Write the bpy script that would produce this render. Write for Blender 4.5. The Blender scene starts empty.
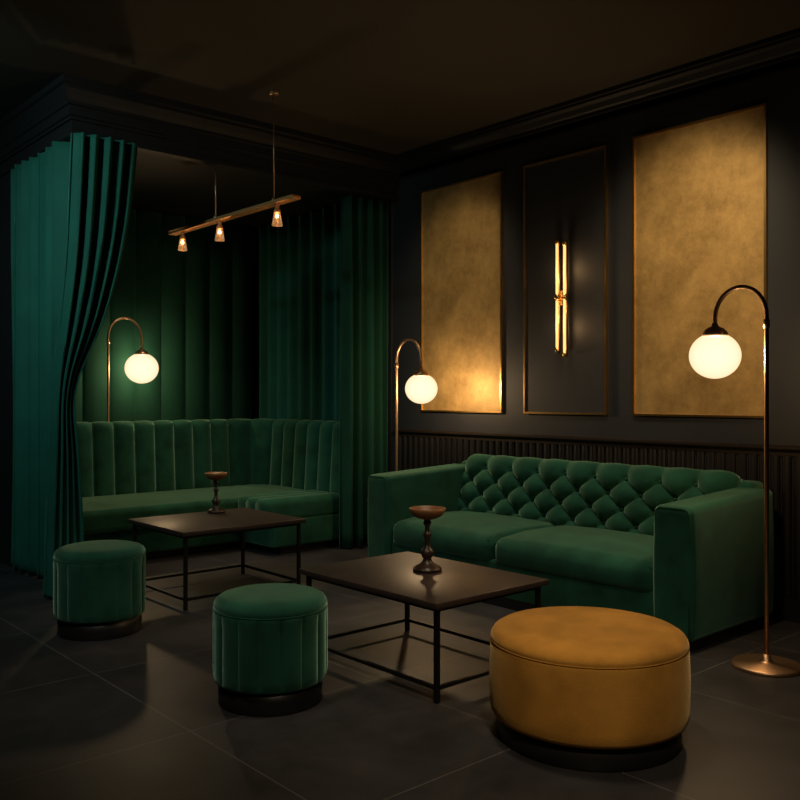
import bpy, math, random
from mathutils import Vector, Matrix
random.seed(4)
sc = bpy.context.scene
sin, cos, pi = math.sin, math.cos, math.pi

# ------------------------------------------------------------------ materials
def new_mat(name):
    m = bpy.data.materials.new(name); m.use_nodes = True
    nt = m.node_tree
    return m, nt, nt.nodes['Principled BSDF']

def mat(name, col, rough=0.5, metal=0.0, var=0.0, vscale=6.0, bump=0.0, bscale=200.0,
        sheen=0.0, sheen_tint=(1,1,1), spec=0.5, emis=None, estr=0.0, detail=4.0, rvar=0.0):
    m, nt, b = new_mat(name)
    b.inputs['Base Color'].default_value = (*col, 1)
    b.inputs['Roughness'].default_value = rough
    b.inputs['Metallic'].default_value = metal
    b.inputs['Specular IOR Level'].default_value = spec
    tc = nt.nodes.new('ShaderNodeTexCoord')
    if var > 0:
        n = nt.nodes.new('ShaderNodeTexNoise'); n.inputs['Scale'].default_value = vscale
        n.inputs['Detail'].default_value = detail
        nt.links.new(tc.outputs['Object'], n.inputs['Vector'])
        r = nt.nodes.new('ShaderNodeValToRGB')
        r.color_ramp.elements[0].position = 0.3; r.color_ramp.elements[1].position = 0.7
        r.color_ramp.elements[0].color = (*[c*(1-var) for c in col], 1)
        r.color_ramp.elements[1].color = (*[min(1, c*(1+var)) for c in col], 1)
        nt.links.new(n.outputs['Fac'], r.inputs['Fac'])
        nt.links.new(r.outputs['Color'], b.inputs['Base Color'])
        if rvar > 0:
            mr = nt.nodes.new('ShaderNodeMapRange')
            mr.inputs['To Min'].default_value = rough-rvar; mr.inputs['To Max'].default_value = rough+rvar
            nt.links.new(n.outputs['Fac'], mr.inputs['Value'])
            nt.links.new(mr.outputs['Result'], b.inputs['Roughness'])
    if bump > 0:
        n2 = nt.nodes.new('ShaderNodeTexNoise'); n2.inputs['Scale'].default_value = bscale
        n2.inputs['Detail'].default_value = 3
        nt.links.new(tc.outputs['Object'], n2.inputs['Vector'])
        bp = nt.nodes.new('ShaderNodeBump'); bp.inputs['Strength'].default_value = bump
        bp.inputs['Distance'].default_value = 0.004
        nt.links.new(n2.outputs['Fac'], bp.inputs['Height'])
        nt.links.new(bp.outputs['Normal'], b.inputs['Normal'])
    if sheen > 0:
        b.inputs['Sheen Weight'].default_value = sheen
        b.inputs['Sheen Roughness'].default_value = 0.35
        b.inputs['Sheen Tint'].default_value = (*sheen_tint, 1)
    if emis:
        b.inputs['Emission Color'].default_value = (*emis, 1)
        b.inputs['Emission Strength'].default_value = estr
    return m

M_velvet = mat('green_velvet', (0.0145, 0.074, 0.048), 0.9, var=0.30, vscale=7, bump=0.35, bscale=260,
               sheen=1.0, sheen_tint=(0.42, 0.75, 0.58), spec=0.08, detail=9)
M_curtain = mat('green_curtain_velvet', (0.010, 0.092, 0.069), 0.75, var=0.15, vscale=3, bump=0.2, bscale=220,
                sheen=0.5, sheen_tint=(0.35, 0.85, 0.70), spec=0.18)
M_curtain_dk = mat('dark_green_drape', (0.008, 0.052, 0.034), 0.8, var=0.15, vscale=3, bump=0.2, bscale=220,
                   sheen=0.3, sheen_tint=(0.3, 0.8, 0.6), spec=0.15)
M_mustard = mat('mustard_suede', (0.46, 0.225, 0.042), 0.95, var=0.24, vscale=6, bump=0.35, bscale=260,
                sheen=0.6, sheen_tint=(1, 0.74, 0.36), spec=0.05, detail=9)
M_piping_m = mat('mustard_piping', (0.42, 0.20, 0.036), 0.9, spec=0.08)
M_base = mat('dark_plinth', (0.010, 0.0095, 0.010), 0.4, spec=0.5)
M_wall = mat('navy_black_paint', (0.0130, 0.0160, 0.0230), 0.6, var=0.08, vscale=2, bump=0.05, bscale=80)
M_trim = mat('black_trim_paint', (0.010, 0.011, 0.014), 0.5, spec=0.35)
M_canopy = mat('canopy_paint', (0.012, 0.0118, 0.013), 0.5, spec=0.35)
M_ceil = mat('ceiling_paint', (0.048, 0.042, 0.036), 0.75, var=0.08, vscale=1.5)
M_slat = mat('fluted_dark_wood', (0.0055, 0.0052, 0.0065), 0.45, var=0.2, vscale=8)
M_rail = mat('rail_dark_bronze', (0.024, 0.018, 0.015), 0.4, metal=0.3)
M_brass = mat('aged_brass', (0.70, 0.44, 0.17), 0.30, metal=1.0, var=0.1, vscale=15)
M_bronze = mat('bronze_pole', (0.60, 0.38, 0.22), 0.38, metal=0.95)
M_copper = mat('copper_bar', (0.85, 0.43, 0.18), 0.45, metal=0.7)
M_tabletop = mat('dark_wood_top', (0.030, 0.021, 0.018), 0.42, var=0.2, vscale=12)
M_iron = mat('black_iron', (0.012, 0.012, 0.012), 0.4, metal=0.5)
M_darkwood = mat('turned_dark_wood', (0.030, 0.016, 0.011), 0.35, var=0.2, vscale=20)
M_bowl = mat('amber_wood_bowl', (0.20, 0.09, 0.035), 0.4, var=0.2, vscale=20)

def gold_mat():
    m, nt, b = new_mat('gold_leaf_plaster')
    tc = nt.nodes.new('ShaderNodeTexCoord')
    n = nt.nodes.new('ShaderNodeTexNoise'); n.inputs['Scale'].default_value = 3.5
    n.inputs['Detail'].default_value = 15; n.inputs['Roughness'].default_value = 0.8
    nt.links.new(tc.outputs['Object'], n.inputs['Vector'])
    r = nt.nodes.new('ShaderNodeValToRGB')
    r.color_ramp.elements[0].position = 0.34; r.color_ramp.elements[1].position = 0.68
    r.color_ramp.elements[0].color = (0.25, 0.160, 0.056, 1)
    r.color_ramp.elements[1].color = (0.58, 0.385, 0.148, 1)
    nt.links.new(n.outputs['Fac'], r.inputs['Fac'])
    nt.links.new(r.outputs['Color'], b.inputs['Base Color'])
    b.inputs['Metallic'].default_value = 0.5
    b.inputs['Roughness'].default_value = 0.52
    bp = nt.nodes.new('ShaderNodeBump'); bp.inputs['Strength'].default_value = 0.2
    bp.inputs['Distance'].default_value = 0.012
    nt.links.new(n.outputs['Fac'], bp.inputs['Height'])
    nt.links.new(bp.outputs['Normal'], b.inputs['Normal'])
    return m
M_gold = gold_mat()

def floor_mat():
    m, nt, b = new_mat('slate_tile_floor')
    tc = nt.nodes.new('ShaderNodeTexCoord')
    mp = nt.nodes.new('ShaderNodeMapping'); mp.inputs['Location'].default_value = (-1.57+9, -2.95+9, 0)
    nt.links.new(tc.outputs['Object'], mp.inputs['Vector'])
    br = nt.nodes.new('ShaderNodeTexBrick')
    br.offset = 0.0; br.squash = 1.0
    br.inputs['Scale'].default_value = 1.0
    br.inputs['Brick Width'].default_value = 0.9; br.inputs['Row Height'].default_value = 0.9
    br.inputs['Mortar Size'].default_value = 0.0028; br.inputs['Mortar Smooth'].default_value = 0.1
    br.inputs['Color1'].default_value = (0.023, 0.0225, 0.0245, 1)
    br.inputs['Color2'].default_value = (0.030, 0.029, 0.0315, 1)
    br.inputs['Mortar'].default_value = (0.095, 0.088, 0.085, 1)
    nt.links.new(mp.outputs['Vector'], br.inputs['Vector'])
    n = nt.nodes.new('ShaderNodeTexNoise'); n.inputs['Scale'].default_value = 3.0
    n.inputs['Detail'].default_value = 10; n.inputs['Roughness'].default_value = 0.65
    nt.links.new(tc.outputs['Object'], n.inputs['Vector'])
    mr = nt.nodes.new('ShaderNodeMapRange'); mr.inputs['From Min'].default_value = 0.3; mr.inputs['From Max'].default_value = 0.7
    mr.inputs['To Min'].default_value = 0.65; mr.inputs['To Max'].default_value = 1.3
    nt.links.new(n.outputs['Fac'], mr.inputs['Value'])
    mx = nt.nodes.new('ShaderNodeMix'); mx.data_type = 'RGBA'; mx.blend_type = 'MULTIPLY'
    mx.inputs[0].default_value = 1.0
    nt.links.new(br.outputs['Color'], mx.inputs[6]); nt.links.new(mr.outputs['Result'], mx.inputs[7])
    nt.links.new(mx.outputs[2], b.inputs['Base Color'])
    mr2 = nt.nodes.new('ShaderNodeMapRange'); mr2.inputs['To Min'].default_value = 0.36; mr2.inputs['To Max'].default_value = 0.6
    nt.links.new(n.outputs['Fac'], mr2.inputs['Value']); nt.links.new(mr2.outputs['Result'], b.inputs['Roughness'])
    bp = nt.nodes.new('ShaderNodeBump'); bp.inputs['Strength'].default_value = 0.2; bp.inputs['Distance'].default_value = 0.004
    nt.links.new(n.outputs['Fac'], bp.inputs['Height']); nt.links.new(bp.outputs['Normal'], b.inputs['Normal'])
    return m
M_floor = floor_mat()

def globe_mat(strength):
    m = bpy.data.materials.new('opal_glass_globe'); m.use_nodes = True
    nt = m.node_tree; nt.nodes.clear()
    out = nt.nodes.new('ShaderNodeOutputMaterial')
    e = nt.nodes.new('ShaderNodeEmission'); t = nt.nodes.new('ShaderNodeBsdfTransparent')
    lw = nt.nodes.new('ShaderNodeLayerWeight'); lw.inputs['Blend'].default_value = 0.35
    cr = nt.nodes.new('ShaderNodeValToRGB')
    cr.color_ramp.elements[0].color = (1.0, 0.83, 0.60, 1); cr.color_ramp.elements[1].color = (0.95, 0.60, 0.30, 1)
    nt.links.new(lw.outputs['Facing'], cr.inputs['Fac']); nt.links.new(cr.outputs['Color'], e.inputs['Color'])
    e.inputs['Strength'].default_value = strength
    mx = nt.nodes.new('ShaderNodeMixShader'); mx.inputs[0].default_value = 0.6
    nt.links.new(t.outputs[0], mx.inputs[1]); nt.links.new(e.outputs[0], mx.inputs[2])
    nt.links.new(mx.outputs[0], out.inputs['Surface'])
    return m
M_globe = globe_mat(1.5)
M_tube = mat('warm_light_tube', (0.3, 0.2, 0.1), 0.4, emis=(1.0, 0.54, 0.17), estr=1.6)
M_bulb = mat('warm_bulb', (1, 0.7, 0.35), 0.4, emis=(1.0, 0.66, 0.34), estr=14.0)
M_glass = mat('amber_glass', (1, 0.80, 0.55), 0.12, emis=(1.0, 0.50, 0.20), estr=0.08)
M_glass.node_tree.nodes['Principled BSDF'].inputs['Transmission Weight'].default_value = 1.0

# ------------------------------------------------------------------ builder
class B:
    def __init__(s, name, origin=(0, 0, 0)):
        s.name = name; s.o = Vector(origin); s.v = []; s.f = []; s.mi = []; s.sm = []; s.mats = []
    def _m(s, m):
        if m not in s.mats: s.mats.append(m)
        return s.mats.index(m)
    def add(s, vs, fs, m, smooth=True):
        k = len(s.v); mi = s._m(m)
        s.v += [tuple(Vector(p)-s.o) for p in vs]
        for f in fs:
            s.f.append(tuple(i+k for i in f)); s.mi.append(mi); s.sm.append(smooth)
    def grid(s, rows, m, closed_u=False, closed_v=False, smooth=True):
        nr = len(rows); nc = len(rows[0]); vs = [p for r in rows for p in r]; fs = []
        for i in range(nr if closed_v else nr-1):
            for j in range(nc if closed_u else nc-1):
                a = i*nc+j; b_ = i*nc+(j+1) % nc; c = ((i+1) % nr)*nc+(j+1) % nc; d = ((i+1) % nr)*nc+j
                fs.append((a, b_, c, d))
        s.add(vs, fs, m, smooth)
    def box(s, lo, hi, m, bev=0.0, rot=None):
        if bev > 0:
            c = [(lo[i]+hi[i])/2 for i in range(3)]; sz = [hi[i]-lo[i] for i in range(3)]
            s.rbox(c, sz, bev, m, seg=1, step=10); return
        x0, y0, z0 = lo; x1, y1, z1 = hi
        vs = [(x0,y0,z0),(x1,y0,z0),(x1,y1,z0),(x0,y1,z0),(x0,y0,z1),(x1,y0,z1),(x1,y1,z1),(x0,y1,z1)]
        fs = [(0,3,2,1),(4,5,6,7),(0,1,5,4),(1,2,6,5),(2,3,7,6),(3,0,4,7)]
        s.add(vs, fs, m, False)
    def rbox(s, c, size, r, m, seg=4, step=0.06, deform=None):
        h = [x/2 for x in size]; r = min(r, min(h)*0.98)
        axes = []
        for i in range(3):
            inner = h[i]-r
            n = max(1, int(math.ceil(2*inner/step)))
            mid = [-inner+2*inner*k/n for k in range(n+1)]
            e = [math.tan((k/seg)*pi/4)*r for k in range(1, seg+1)]
            axes.append([-inner-x for x in reversed(e)]+mid+[inner+x for x in e])
        idx = {}; vs = []; fs = []
        def vid(p):
            key = tuple(round(x, 6) for x in p)
            if key in idx: return idx[key]
            q = Vector([max(-(h[i]-r), min(h[i]-r, p[i])) for i in range(3)])
            d = Vector(p)-q
            if d.length > 1e-9: d.normalize()
            w = q+d*r
            if deform: w = Vector(deform(w))
            vs.append(tuple(w+Vector(c))); idx[key] = len(vs)-1
            return idx[key]
        for ax in range(3):
            u, v = (ax+1) % 3, (ax+2) % 3
            for sg in (-1, 1):
                for a in range(len(axes[u])-1):
                    for b_ in range(len(axes[v])-1):
                        q = []
                        for (ia, ib) in ((a, b_), (a+1, b_), (a+1, b_+1), (a, b_+1)):
                            p = [0, 0, 0]; p[ax] = sg*h[ax]; p[u] = axes[u][ia]; p[v] = axes[v][ib]
                            q.append(vid(p))
                        if sg < 0: q.reverse()
                        fs.append(tuple(q))
        s.add(vs, fs, m, True)
    def lathe(s, c, prof, m, n=64, mod=None, sharp=False):
        rows = []
        for (r, z) in prof:
            row = []
            for k in range(n):
                t = 2*pi*k/n
                rr = r+(mod(t, r, z) if mod else 0)
                row.append((c[0]+rr*cos(t), c[1]+rr*sin(t), c[2]+z))
            rows.append(row)
        s.grid(rows, m, closed_u=True, smooth=not sharp)
    def tube(s, pts, r, m, n=10, closed=False):
        pts = [Vector(p) for p in pts]; rows = []; N = len(pts); nrm = None
        for i, p in enumerate(pts):
            if closed: t = pts[(i+1) % N]-pts[i-1]
            else: t = pts[min(i+1, N-1)]-pts[max(i-1, 0)]
            t.normalize()
            if nrm is None:
                a = Vector((0, 0, 1)) if abs(t.z) < 0.9 else Vector((1, 0, 0))
                nrm = t.cross(a).normalized()
            else:
                nrm = (nrm-t*nrm.dot(t)).normalized()
            bn = t.cross(nrm)
            rr = r[i] if isinstance(r, (list, tuple)) else r
            rows.append([tuple(p+nrm*(rr*cos(2*pi*k/n))+bn*(rr*sin(2*pi*k/n))) for k in range(n)])
        s.grid(rows, m, closed_u=True, closed_v=closed)
        if not closed:
            s.add(rows[0], [tuple(range(n))], m); s.add(rows[-1], [tuple(reversed(range(n)))], m)
    def sphere(s, c, r, m, nu=24, nv=14, sz=1.0):
        rows = []
        for i in range(nv+1):
            ph = -pi/2+pi*i/nv
            rows.append([(c[0]+r*cos(ph)*cos(2*pi*k/nu), c[1]+r*cos(ph)*sin(2*pi*k/nu), c[2]+r*sz*sin(ph)) for k in range(nu)])
        s.grid(rows, m, closed_u=True)
    def sweep(s, path, prof, m, side=1):
        P = [Vector((p[0], p[1])) for p in path]; rows = []
        for i in range(len(P)):
            d0 = (P[i]-P[i-1]).normalized() if i > 0 else (P[1]-P[0]).normalized()
            d1 = (P[i+1]-P[i]).normalized() if i < len(P)-1 else d0
            n0 = Vector((-d0.y, d0.x))*side; n1 = Vector((-d1.y, d1.x))*side
            n = (n0+n1); n = n/n.length; k = 1/max(0.3, n.dot(n0))
            rows.append([(P[i].x+n.x*o*k, P[i].y+n.y*o*k, z) for (o, z) in prof])
        s.grid(rows, m, smooth=False)
    def done(s, weld=True):
        me = bpy.data.meshes.new(s.name)
        me.from_pydata(s.v, [], s.f)
        for m in s.mats: me.materials.append(m)
        me.polygons.foreach_set('material_index', s.mi)
        me.polygons.foreach_set('use_smooth', s.sm)
        me.validate(); me.update()
        import bmesh
        bm = bmesh.new(); bm.from_mesh(me)
        bmesh.ops.remove_doubles(bm, verts=bm.verts, dist=1e-5)
        bmesh.ops.recalc_face_normals(bm, faces=bm.faces)
        bm.to_mesh(me); bm.free()
        ob = bpy.data.objects.new(s.name, me); ob.location = s.o
        sc.collection.objects.link(ob)
        return ob

# ------------------------------------------------------------------ room shell
XW, YB, ZC = 4.85, 7.65, 3.25
X0, Y0 = -2.2, -2.2
def shell(name, lo, hi, m):
    b = B(name, ((lo[0]+hi[0])/2, (lo[1]+hi[1])/2, (lo[2]+hi[2])/2) if name != 'floor' else (0, 0, 0))
    b.box(lo, hi, m); return b.done()
shell('floor', (X0-.1, Y0-.1, -.1), (XW+.1, YB+.1, 0), M_floor)
shell('ceiling', (X0-.1, Y0-.1, ZC), (XW+.1, YB+.1, ZC+.1), M_ceil)
shell('wall_right', (XW, Y0, 0), (XW+.1, YB, ZC), M_wall)
shell('wall_back', (X0, YB, 0), (XW, YB+.1, ZC), M_wall)
shell('wall_left', (X0-.1, Y0, 0), (X0, YB, ZC), M_wall)
shell('wall_front', (X0, Y0-.1, 0), (XW, Y0, ZC), M_wall)

# dropped ceiling / canopy over the booth
CX, CY = 2.10, 5.50
b = B('ceiling_alcove', ((CX+XW)/2, 6.5, ZC))
b.box((CX, CY, 2.96), (XW, YB, ZC), M_canopy)
b.box((CX, CY, 2.90), (XW, CY+.06, 2.96), M_canopy)
b.box((CX, CY+.06, 2.90), (CX+.06, YB, 2.96), M_canopy)
b.done()
b = B('trim_3', (CX, CY, 3.1))
crown = [(0.0, 3.00), (.012, 3.00), (.012, 3.02), (.024, 3.025), (.024, 3.085), (.036, 3.09), (.036, 3.11), (.050, 3.14), (.064, 3.18),
         (.064, 3.20), (.082, 3.21), (.082, 3.25)]
b.sweep([(XW, CY), (CX, CY), (CX, YB)], crown, M_canopy, side=1)
b.sweep([(XW, CY), (CX, CY), (CX, YB)], [(0, 2.90), (.012, 2.90), (.012, 2.925), (0, 2.93)], M_canopy, side=1)
b.done()
b = B('wall_alcove', (CX+.03, 7.15, 0)); b.box((CX, 6.62, 0), (CX+.06, YB, 2.90), M_canopy); b.done()

crown2 = [(0.0, 3.06), (.012, 3.06), (.012, 3.08), (.0, 3.085), (0, 3.125), (.020, 3.13), (.020, 3.15), (.032, 3.16), (.050, 3.19), (.075, 3.205), (.075, 3.22), (.09, 3.225), (.09, 3.25)]
b = B('trim_1', (XW, 2, 3.2)); b.sweep([(XW, Y0), (XW, CY)], crown2, M_trim, side=1); b.done()
b = B('trim_2', (XW, 2, .96))
b.sweep([(XW, Y0), (XW, CY)], [(0, .915), (.02, .915), (.02, .935), (.03, .94), (.045, .955), (.045, .968), (.03, .974), (0, .974)], M_rail, side=1); b.done()
b = B('wainscot_panelling', (XW, 1.6, 0))
N = 118; pitch = (CY-Y0)/N
pts = []
for i in range(N):
    y = Y0+i*pitch
    pts += [(0.004, y+.001)]
    for k in range(7):
        a = pi*k/6
        pts.append((0.006+.02*sin(a), y+.006+(pitch-.012)*(1-cos(a))/2))
    pts += [(0.004, y+pitch-.001)]
b.grid([[(XW-o, y, z) for (o, y) in pts] for z in (0.12, .915)], M_slat, smooth=False)
b.done()
b = B('baseboard_right', (XW, 1.6, 0)); b.box((XW-.03, Y0, 0), (XW, CY, .12), M_trim); b.done()

def panel(name, ya, yb, za, zb, fill):
    o = (XW, (ya+yb)/2, (za+zb)/2)
    b = B(name, o)
    if fill: b.box((XW-.012, ya, za), (XW, yb, zb), fill)
    w = .013; t = .024
    b.box((XW-t, ya-w/2, za-w/2), (XW, ya+w/2, zb+w/2), M_brass)
    b.box((XW-t, yb-w/2, za-w/2), (XW, yb+w/2, zb+w/2), M_brass)
    b.box((XW-t, ya+w/2, za-w/2), (XW, yb-w/2, za+w/2), M_brass)
    b.box((XW-t, ya+w/2, zb-w/2), (XW, yb-w/2, zb+w/2), M_brass)
    return b.done()
panel('gold_wall_panel', 2.325, 3.19, 1.13, 2.905, M_gold)
panel('gold_wall_panel', 4.325, 5.19, 1.13, 2.905, M_gold)
panel('framed_wall_panel', 3.405, 4.10, 1.13, 2.90, M_wall)

# sconce
SY = 3.738
b = B('wall_sconce', (XW-.012, SY, 1.93))
b.rbox((XW-.03, SY, 1.925), (.035, .05, .10), .008, M_brass, seg=2)
b.tube([(XW-.03, SY, 1.925), (XW-.085, SY, 1.925)], .012, M_brass)
b.sphere((XW-.10, SY, 1.925), .024, M_brass)
for dy, za, zb in ((.032, 1.575, 2.30), (-.032, 1.545, 2.285)):
    x = XW-.06; y = SY+dy
    b.tube([(x+.014, y, za-.02), (x+.014, y, zb+.02)], .013, M_brass, n=14)
    b.tube([(x-.004, y, za), (x-.004, y, zb)], .0095, M_tube, n=14)
    for z in (za-.01, zb+.01):
        b.tube([(x, y, z-.018), (x, y, z+.018)], .017, M_brass, n=14)
    b.tube([(x, y, 1.905), (x, y, 1.945)], .016, M_brass, n=14)
sconce = b.done()

# ------------------------------------------------------------------ tufted sofa
SX0, SX1, SY0, SY1 = 3.83, 4.80, 2.21, 4.67
AW = .21
b = B('tufted_sofa', ((SX0+SX1)/2, (SY0+SY1)/2, 0))
AH = .705
AX1 = SX1-.10
for (ya, yb) in ((SY0, SY0+AW), (SY1-AW, SY1)):
    def dfa(w):
        x, y, z = w
        bul = .012*max(0, cos(pi*(z)/(AH))) * (1 if abs(y) > .05 else 0)
        if z > 0: z += .040*(x/(SX1-SX0)+.5)
        return (x, y+(bul if y > 0 else -bul), z)
    b.rbox(((SX0+AX1)/2, (ya+yb)/2, .05+(AH-.05)/2), (AX1-SX0, yb-ya, AH-.05), .035, M_velvet, seg=4, step=.05, deform=dfa)
    m = .014; zt = AH-.008; zb_ = .07; yc0 = ya+m; yc1 = yb-m; rr = .03
    pp = [(yc0, zb_), (yc0, zt-rr)]
    pp += [(yc0+rr-rr*cos(a), zt-rr+rr*sin(a)) for a in [pi/8*k for k in range(1, 4)]]
    pp += [(yc0+rr, zt), (yc1-rr, zt)]
    pp += [(yc1-rr+rr*sin(a), zt-rr+rr*cos(a)) for a in [pi/8*k for k in range(1, 4)]]
    pp += [(yc1, zt-rr), (yc1, zb_)]
    b.tube([(SX0+.010, y, z) for y, z in pp], .008, M_velvet, n=8)
b.rbox(((SX0+.03+SX1)/2, (SY0+SY1)/2, .16), (SX1-SX0-.05, SY1-SY0-2*AW+.02, .22), .02, M_velvet, seg=3, step=.1)
b.box((SX0+.04, SY0+.03, .0), (AX1-.04, SY1-.03, .06), M_base)
ym = 3.53
for (ya, yb) in ((SY0+AW+.004, ym-.003), (ym+.003, SY1-AW-.004)):
    L = yb-ya
    def dfc(w, L=L):
        x, y, z = w
        e = max(0, 1-(2*x/.70)**2)*max(0, 1-(2*y/L)**2)
        if z > 0: z += .03*e**.6
        f = max(0, 1-(2*z/.17)**2)
        if x < -.28: x -= .018*f*max(0, 1-(2*y/L)**4)
        return (x, y, z-.02*max(0, (-x-.10)/.25))
    b.rbox((SX0+.03+.35, (ya+yb)/2, .335), (.70, L, .165), .055, M_velvet, seg=5, step=.04, deform=dfc)
    # welt along the cushion's top edge
    yy0, yy1 = ya+.03, yb-.03
    b.tube([(SX0+.045, yy0+(yy1-yy0)*k/20, .381+.002*sin(pi*k/20)) for k in range(21)], .0045, M_velvet, n=6)
ya, yb = SY0+AW-.03, SY1-AW+.03
dw, dh = .228, .19
L = yb-ya; nW = round(L/dw); dw = L/nW
zs, zt = .36, .815
prof = []
xf0, xf1 = SX1-.30, SX1-.20
H = zt-.07-zs; tilt = math.atan2(xf1-xf0, H); Lf = math.hypot(H, xf1-xf0)
nf = 60
for i in range(nf+1):
    t = i/nf
    prof.append((xf0+(xf1-xf0)*t, zs+H*t, -cos(tilt), sin(tilt), Lf*t, 1.0))
R = .065; cxr, czr = xf1+R*cos(tilt), zs+H-R*sin(tilt)
a0 = pi-tilt
for i in range(1, 17):
    a = a0-(a0+.0)*i/16
    s_ = Lf+R*(a0-a)
    prof.append((cxr+R*cos(a), czr+R*sin(a)+0.0, cos(a), sin(a), s_, max(0, 1-(i/9))))
prof.append((cxr+R, .30, 1, 0, Lf+R*pi+.4, 0))
nu = nW*26
rows = []
ztop_row = Lf-.008
for (x, z, nx, nz, s_, fd) in prof:
    row = []
    for j in range(nu+1):
        u = j/nu*nW
        v = (s_-ztop_row)/dh
        edge = min(1, min(j, nu-j)/26/.35); edge = math.sqrt(max(0, 1-(1-edge)**2))
        vi = round(v*2)
        best = 9
        if s_ <= ztop_row:
            d = (abs(sin(pi*(u+v)))*abs(sin(pi*(u-v))))**.5
            for dv in (-1, 0, 1):
                kv = (vi+dv)/2
                ku = round(u-kv)+kv
                best = min(best, math.hypot((u-ku)*dw, (v-kv)*dh))
            dis = .050*d-.022*math.exp(-(best/.02)**2)
        else:
            best = math.hypot((u-round(u))*dw, v*dh)
            pl = abs(sin(pi*u))**1.0
            dis = (.050*pl-.022*math.exp(-(best/.02)**2))*fd + .030*(1-fd)
        dis = dis*edge-.035*(1-edge)
        if nx > .5: dis = .0
        row.append((x+nx*dis, ya+L*u/nW, z+nz*dis))
    rows.append(row)
b.grid(rows, M_velvet)
for e in (0, -1):
    col = [r[e] for r in rows]
    b.add(col, [tuple(range(len(col)))], M_velvet, False)
for rr_ in range(0, 6):
    kv = -rr_/2
    for k in range(0, nW+1):
        u = k+(0.5 if rr_ % 2 else 0)
        if u <= 0.2 or u >= nW-.2: continue
        s_ = ztop_row+kv*dh; t = s_/Lf
        if t < .2: continue
        x = xf0+(xf1-xf0)*t; z = zs+H*t
        b.sphere((x+.012, ya+L*u/nW, z), .013, M_velvet, nu=10, nv=6)
b.rbox((SX1-.075, (SY0+SY1)/2, .41), (.15, SY1-SY0-.20, .72), .03, M_velvet, seg=3, step=.2)
b.done()

# ------------------------------------------------------------------ banquette
b = B('banquette_bench', (3.4, 6.5, 0))
BXL, BXF, BYF, BYE = 2.32, 4.42, 7.0, 5.72
Rc = .22; T = .13
L1 = BXF-Rc-BXL; L3 = BYF-Rc-BYE; L2 = pi/2*Rc
wch = .185
tot = L1+L2+L3; nch = round(tot/wch); wch = tot/nch
per = 18; NS = nch*per
stations = []
for i in range(NS+1):
    s_ = tot*i/NS
    if s_ <= L1: p = (BXL+s_, BYF); n = (0, -1)
    elif s_ <= L1+L2:
        a = (s_-L1)/Rc
        p = (BXF-Rc+Rc*sin(a), BYF-Rc+Rc*cos(a)); n = (-sin(a), -cos(a))
    else: p = (BXF, BYF-Rc-(s_-L1-L2)); n = (-1, 0)
    stations.append((p, n, s_))
prof = [(-.02, .36, 1)]
for i in range(9): prof.append((-.035*(i/8), .40+.56*i/8, 1))
for i in range(1, 9):
    a = pi*i/8
    prof.append((-.035-T/2+(T/2)*cos(a), .96+.065*sin(a), max(0, 1-i/6)))
prof.append((-.035-T, .10, 0))
rows = []
for (p, n, s_) in stations:
    c = abs(sin(pi*s_/wch))**.6
    endf = min(1, min(s_, tot-s_)/.06); endf = math.sqrt(max(0, 1-(1-endf)**2))
    row = []
    for k, (o, z, pw) in enumerate(prof):
        oo = o+(.064*c-.032)*pw
        oo = -.09+(oo+.09)*(.5+.5*endf)
        up = max(0, min(1, (z-.90)/.1))
        zz = z+(.010*c+.004)*up-.035*(1-endf)*up
        row.append((p[0]+n[0]*oo, p[1]+n[1]*oo, zz))
    rows.append(row)
b.grid(rows, M_velvet)
for e in (0, -1):
    b.add(rows[e], [tuple(range(len(rows[e])))], M_velvet, False)
def dseat1(w):
    x, y, z = w
    if z > 0: z += .012*max(0, 1-(2*y/.82)**2)
    return (x, y, z)
b.rbox(((BXL+BXF)/2, 6.56, .345), (BXF-BXL+.04, .92, .17), .045, M_velvet, seg=4, step=.06, deform=dseat1)
SL = 6.14-BYE
def dseat2(w):
    x, y, z = w
    if z > -0.02:
        z += .018*abs(sin(pi*(y+SL/2)/.14))**.6*min(1, max(0, (z+.02)/.05))
    if x < -.2: x -= .014*abs(sin(pi*(y+SL/2)/.14))**.6
    return (x, y, z)
b.rbox((4.06, (6.14+BYE)/2-.0, .345), (.76, SL, .17), .045, M_velvet, seg=4, step=.0105, deform=dseat2)
b.rbox(((BXL+BXF)/2, 6.62, .17), (BXF-BXL, .84, .22), .02, M_velvet, seg=2, step=.2)
b.rbox((4.10, (6.3+BYE)/2, .17), (.68, 6.3-BYE, .22), .02, M_velvet, seg=2, step=.2)
b.box((BXL+.03, 6.36, 0), (BXF-.02, 7.1, .07), M_base)
b.box((3.84, BYE+.04, 0), (4.5, 6.9, .07), M_base)
b.done()

# ------------------------------------------------------------------ coffee tables
def table(x0, x1, y0, y1, H):
    b = B('coffee_table', ((x0+x1)/2, (y0+y1)/2, 0))
    b.box((x0, y0, H-.026), (x1, y1, H), M_tabletop, bev=.003)
    i = .035; w = .0095
    xs = (x0+i, x1-i); ys = (y0+i, y1-i)
    for x in xs:
        for y in ys:
            b.box((x-w, y-w, 0), (x+w, y+w, H-.026), M_iron)
    for zc in (.06, H-.035):
        for x in xs: b.box((x-w*.8, ys[0]+w, zc-w*.8), (x+w*.8, ys[1]-w, zc+w*.8), M_iron)
        for y in ys: b.box((xs[0]+w, y-w*.8, zc-w*.8), (xs[1]-w, y+w*.8, zc+w*.8), M_iron)
    return b.done()
T1 = table(2.43, 3.14, 2.52, 3.48, .415)
T2 = table(2.40, 3.27, 4.60, 5.35, .46)

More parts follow.
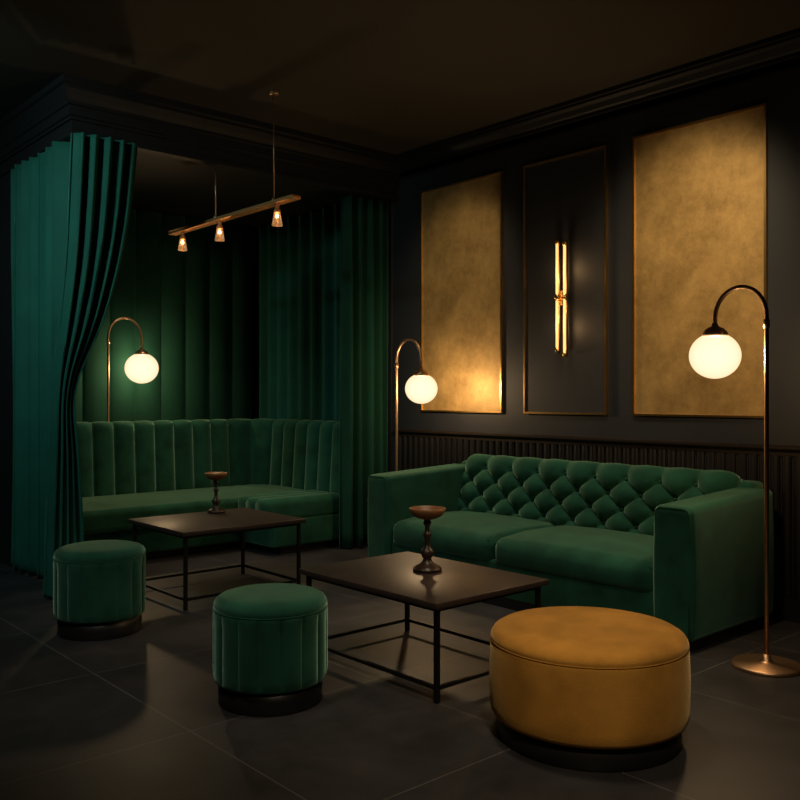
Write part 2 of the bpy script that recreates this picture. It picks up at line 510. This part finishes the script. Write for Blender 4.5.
def candle(x, y, z, h, rb):
    b = B('candle_holder', (x, y, z))
    k = h/.30; q = rb/.093
    prof = [(0, 0), (.068, 0), (.074, .006), (.072, .014), (.058, .024), (.040, .032), (.026, .045), (.020, .058), (.030, .072), (.036, .086), (.030, .100),
            (.018, .112), (.014, .128), (.013, .150), (.017, .160), (.023, .170), (.018, .180), (.013, .190), (.012, .212), (.018, .222), (.022, .230), (.016, .238), (.018, .244)]
    b.lathe((x, y, z), [(r*q, zz*k) for r, zz in prof], M_darkwood, n=40)
    bw = [(.018, .244), (.045, .250), (.072, .262), (.088, .280), (.093, .298), (.090, .300), (.084, .290), (.06, .278), (.03, .273), (0, .272)]
    b.lathe((x, y, z), [(r*q, zz*k) for r, zz in bw], M_bowl, n=40)
    return b.done()
candle(2.86, 3.03, .4155, .30, .088)
candle(2.98, 5.24, .4605, .27, .075)

# ------------------------------------------------------------------ poufs
def pouf(x, y, R, H, nch=16):
    b = B('pouf', (x, y, 0))
    b.lathe((x, y, 0), [(0, 0), (R-.025, 0), (R-.022, .004), (R-.022, .092), (R-.05, .10)], M_base, n=64)
    zt = H-.055
    prof = [(R-.06, .088), (R-.03, .088), (R-.010, .091), (R-.003, .10)]
    prof += [(R, .10+(zt-.02-.10)*i/8) for i in range(1, 9)]
    prof += [(R-.001, zt-.006), (R-.004, zt)]
    def mod(t, r, z):
        if z < .09: return 0
        f = min(1, (z-.088)/.02, max(0, (zt-z)/.04))
        return .013*(abs(sin(nch*t/2))**.4-1)*f
    b.lathe((x, y, 0), prof, M_velvet, n=nch*14, mod=mod)
    top = [(R-.004, zt), (R-.0015, zt+.008), (R-.004, zt+.022), (R-.012, zt+.035), (R-.026, zt+.045), (R-.05, zt+.052), (R-.09, zt+.056), (R*.4, zt+.058), (0, zt+.059)]
    b.lathe((x, y, 0), top, M_velvet, n=96)
    b.tube([(x+(R-.003)*cos(2*pi*k/72), y+(R-.003)*sin(2*pi*k/72), zt) for k in range(72)], .003, M_velvet, n=6, closed=True)
    return b.done()
pouf(1.886, 4.54, .235, .455)
pouf(1.989, 3.05, .235, .440)

def ottoman(x, y, R, H):
    b = B('round_ottoman', (x, y, 0))
    b.lathe((x, y, 0), [(0, 0), (R-.03, 0), (R-.025, .005), (R-.025, .088), (R-.06, .10)], M_base, n=96)
    zt = H-.052
    prof = [(R-.06, .078), (R-.02, .080), (R-.008, .086), (R-.001, .10)]
    prof += [(R+.004*sin(pi*i/8), .10+(zt-.015-.10)*i/8) for i in range(1, 9)]
    prof += [(R-.002, zt-.004), (R-.004, zt)]
    b.lathe((x, y, 0), prof, M_mustard, n=128)
    top = [(R-.004, zt), (R-.001, zt+.006), (R-.004, zt+.018), (R-.012, zt+.030), (R-.03, zt+.041), (R-.07, zt+.050), (R-.14, zt+.055), (R*.3, zt+.059), (0, zt+.059)]
    b.lathe((x, y, 0), top, M_mustard, n=128)
    b.tube([(x+(R-.002)*cos(2*pi*k/96), y+(R-.002)*sin(2*pi*k/96), zt) for k in range(96)], .0025, M_piping_m, n=8, closed=True)
    return b.done()
ottoman(2.655, 1.950, .358, .405)

# ------------------------------------------------------------------ lights helpers
def light(kind, name, loc, energy, col, parent=None, **kw):
    l = bpy.data.lights.new(name, kind); l.energy = energy; l.color = col
    for k, v in kw.items():
        if k != 'target': setattr(l, k, v)
    o = bpy.data.objects.new(name, l); sc.collection.objects.link(o); o.location = loc
    if 'target' in kw:
        d = Vector(kw['target'])-Vector(loc); o.rotation_euler = d.to_track_quat('-Z', 'Y').to_euler()
    if parent:
        o.parent = parent; o.matrix_parent_inverse = Matrix.Translation(parent.location).inverted()
    return o
WARM = (1.0, 0.66, 0.34)
for dz in (-.2, .2):
    light('POINT', 'tube_glow', (XW-.13, SY, 1.925+dz), 1.3, (1.0, .58, .25), parent=sconce, shadow_soft_size=.03)

def floor_lamp(px, py, dx, dy, zg, ztop, rg, watt, rbase=.155):
    b = B('globe_floor_lamp', (px, py, 0))
    b.lathe((px, py, 0), [(0, 0), (rbase, 0), (rbase, .012), (rbase-.006, .018), (.035, .024), (.022, .034), (.018, .06), (0, .06)], M_bronze, n=64)
    off = math.hypot(dx, dy); ux, uy = dx/off, dy/off; hw = off/2
    zcap = zg+rg*.93+.03
    zc = ztop-hw*1.12
    zc = max(zc, zcap)
    pts = [(px, py, .03), (px, py, .6), (px, py, 1.1), (px, py, zc-.02)]
    for k in range(0, 25):
        a = pi*k/24; q = hw-hw*cos(a)
        pts.append((px+ux*q, py+uy*q, zc+(ztop-zc)*sin(a)))
    gx, gy = px+dx, py+dy
    pts.append((gx, gy, zcap))
    b.tube(pts, .0105, M_bronze, n=12)
    b.tube([(px, py, zc-.06), (px, py, zc-.02)], .0145, M_bronze, n=14)
    b.lathe((gx, gy, zg), [(.0, rg*.93+.045), (.013, rg*.93+.045), (.018, rg*.93+.03), (.04, rg*.93+.02), (.058, rg*.93), (.062, rg*.93-.02), (.0, rg*.93-.02)], M_bronze, n=32)
    b.sphere((gx, gy, zg), rg, M_globe, nu=48, nv=32, sz=.93)
    o = b.done()
    light('POINT', 'globe_bulb', (gx, gy, zg), watt, WARM, parent=o, shadow_soft_size=.05)
    return o
floor_lamp(3.93, 1.885, 0.0, .255, 1.445, 1.765, .120, 42)
floor_lamp(4.45, 5.06, 0.0, -.28, 1.305, 1.68, .122, 34, rbase=.14)
floor_lamp(3.09, 7.27, .305, 0.0, 1.495, 1.93, .145, 24, rbase=.11)

# track pendant
PX = 3.18
b = B('track_pendant_light', (PX, 5.3, ZC))
b.box((PX-.035, 4.58, 2.505), (PX+.035, 6.27, 2.53), M_copper, bev=.004)
for y, zt in ((4.84, ZC), (5.60, 2.96)):
    b.tube([(PX, y, 2.53), (PX, y, zt-.015)], .005, M_bronze, n=8)
    b.lathe((PX, y, zt-.018), [(0, 0), (.03, 0), (.033, .006), (.033, .018)], M_bronze, n=24)
    b.lathe((PX, y, 2.53), [(.014, 0), (.014, .02), (.006, .03)], M_bronze, n=16)
spots = (4.80, 5.54, 6.10)
for y in spots:
    b.lathe((PX, y, 2.505), [(.014, 0), (.014, -.03), (.022, -.035), (.022, -.055), (.0, -.055)], M_copper, n=20)
    b.lathe((PX, y, 2.505), [(.020, -.05), (.036, -.14), (.033, -.14), (.018, -.056)], M_glass, n=28)
    b.sphere((PX, y, 2.505-.09), .017, M_bulb, nu=14, nv=10, sz=1.7)
pend = b.done()
for y in spots:
    light('SPOT', 'track_spot', (PX, y, 2.34), 18, WARM, parent=pend, shadow_soft_size=.03, spot_size=1.6, spot_blend=.8, target=(PX+.1, y+.1, 0))

# ------------------------------------------------------------------ curtains
def drape(name, pts_fn, z0, z1, nu, nz, m, thick=.0, extra=None, origin=None):
    rows = []
    for i in range(nz+1):
        t = i/nz; z = z0+(z1-z0)*t
        rows.append([pts_fn(j/nu, t, z) for j in range(nu+1)])
    c = rows[0][nu//2]
    b = B(name, origin or (c[0], c[1], 0))
    b.grid(rows, m)
    if extra: extra(b)
    ob = b.done()
    md = ob.modifiers.new('thickness', 'SOLIDIFY'); md.thickness = .006
    return ob

def fold(x, sharp=.92):
    s_ = sin(x); return math.copysign(abs(s_)**sharp, s_)

def side_l(u, t, z):
    y = 5.60+.98*u
    ph = 2*pi*6.5*u+.9*sin(7*u+1.2)+.3*sin(1.7*z+3*u)
    a = (.052+.018*sin(9*u+.7))*(1-.2*t)
    return (CX+.01+a*fold(ph)+.008*sin(2.3*ph+1.0), y+.014*sin(ph*2), z)
drape('curtain', side_l, .012, 2.895, 300, 40, M_curtain)

def interp(tab, z):
    for (z0, a), (z1, c) in zip(tab, tab[1:]):
        if z0 <= z <= z1:
            k = (z-z0)/(z1-z0)
            return a+(c-a)*k
    return tab[0][1] if z < tab[0][0] else tab[-1][1]
RE = [(0, 2.165), (.5, 2.150), (.95, 2.115), (1.10, 2.09), (1.20, 2.08), (1.30, 2.09), (1.42, 2.13), (1.55, 2.20), (1.70, 2.275), (1.90, 2.345), (2.15, 2.415), (2.45, 2.475), (2.92, 2.525)]
LE = [(0, 1.91), (.5, 1.925), (.95, 1.95), (1.18, 1.96), (1.30, 1.965), (1.68, 2.0), (2.1, 2.04), (2.92, 2.07)]
def sm(tab, z):
    return sum(interp(tab, z+d) for d in (-.12, -.08, -.04, 0, .04, .08, .12))/7
def front_l(u, t, z):
    xl, xr = sm(LE, z), sm(RE, z)
    w = xr-xl
    ph = 2*pi*5.5*u+.5*sin(5*u+.5)
    amp = .034+.022*max(0, 1-w/.45)
    return (xl+w*u+.006*sin(ph*2), 5.43+amp*fold(ph)+.007*sin(2.7*ph+z)-.03*sin(pi*u)*max(0, min(1, (z-1.2)/.5)), z)
drape('curtain', front_l, .012, 2.895, 260, 90, M_curtain)

def front_r(u, t, z):
    x = 4.34+.47*u; ph = 2*pi*4.5*u+.6+.6*sin(6*u)
    return (x, 5.605+(.036+.012*(1-t))*fold(ph)+.01*sin(z*1.3+ph*.5), z)
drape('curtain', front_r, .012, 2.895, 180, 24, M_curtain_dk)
def side_r(u, t, z):
    y = 5.72+1.72*u; ph = 2*pi*10*u+.9*sin(6*u)
    return (4.735+.038*fold(ph), y, z)
drape('curtain', side_r, .012, 2.95, 300, 16, M_curtain)
def back_d(u, t, z):
    x = 2.24+2.46*u; ph = 2*pi*10*u
    return (x, 7.545-.045*abs(sin(ph/2))**.6+.01, z)
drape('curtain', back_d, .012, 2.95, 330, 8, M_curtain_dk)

# ------------------------------------------------------------------ added fill lights near the ceiling, plus gold panel spots
light('AREA', 'ceiling_fill', (0.5, 4.6, 3.2), 13, (0.62, 0.92, 0.86), shape='DISK', size=.3, target=(2.0, 6.0, 1.9), spread=1.8)  # cool fill added to brighten the left curtains, no fixture
light('SPOT', 'ceiling_fill', (2.35, 2.3, 3.2), 75, (1.0, 0.78, 0.52), shadow_soft_size=.15, spot_size=1.45, spot_blend=1.0, target=(2.5, 2.5, 0))  # unseen warm fill added over ottoman and tables
light('SPOT', 'ceiling_fill', (0.9, 0.3, 3.1), 165, (1.0, 0.78, 0.52), shadow_soft_size=.15, spot_size=.75, spot_blend=1.0, target=(2.6, 2.05, .3))  # added fill from the camera side, lifts the ottoman's front
light('SPOT', 'ceiling_fill', (0.6, 2.6, 3.1), 95, (1.0, 0.90, 0.74), shadow_soft_size=.15, spot_size=.95, spot_blend=1.0, target=(1.95, 3.9, .25))  # added fill aimed at the poufs, no fixture behind it
light('SPOT', 'ceiling_fill', (3.7, 3.5, 3.2), 100, (1.0, 0.84, 0.62), shadow_soft_size=.15, spot_size=1.2, spot_blend=1.0, target=(4.1, 3.5, 0))  # unseen overhead fill added to brighten the sofa
light('SPOT', 'ceiling_spot', (3.4, 2.4, 3.18), 150, (1.0, .74, .42), shadow_soft_size=.1, spot_size=.95, spot_blend=1.0, target=(4.85, 2.82, 2.1))
light('SPOT', 'ceiling_spot', (3.6, 4.4, 3.18), 52, (1.0, .74, .42), shadow_soft_size=.1, spot_size=.95, spot_blend=1.0, target=(4.85, 4.8, 2.1))
light('SPOT', 'booth_fill', (3.3, 6.2, 2.93), 48, (1.0, 0.85, 0.62), shadow_soft_size=.1, spot_size=1.7, spot_blend=1.0, target=(3.4, 6.75, 0.4))  # added fill that brightens the booth, not a modelled fixture

w = bpy.data.worlds.new('World'); sc.world = w; w.use_nodes = True
w.node_tree.nodes['Background'].inputs[0].default_value = (0.5, 0.6, 0.7, 1)
w.node_tree.nodes['Background'].inputs[1].default_value = 0.02

# ------------------------------------------------------------------ camera
cam = bpy.data.cameras.new('camera'); co = bpy.data.objects.new('camera', cam)
sc.collection.objects.link(co); sc.camera = co
cam.sensor_width = 36; cam.lens = 871/800*36
cam.shift_y = -4/800
cam.clip_start = .05
co.location = (0, 0, 1.25)
fw = Vector((0.6633, 0.7484, 0))
co.rotation_euler = fw.to_track_quat('-Z', 'Y').to_euler()
sc.view_settings.view_transform = 'Standard'
sc.view_settings.look = 'None'
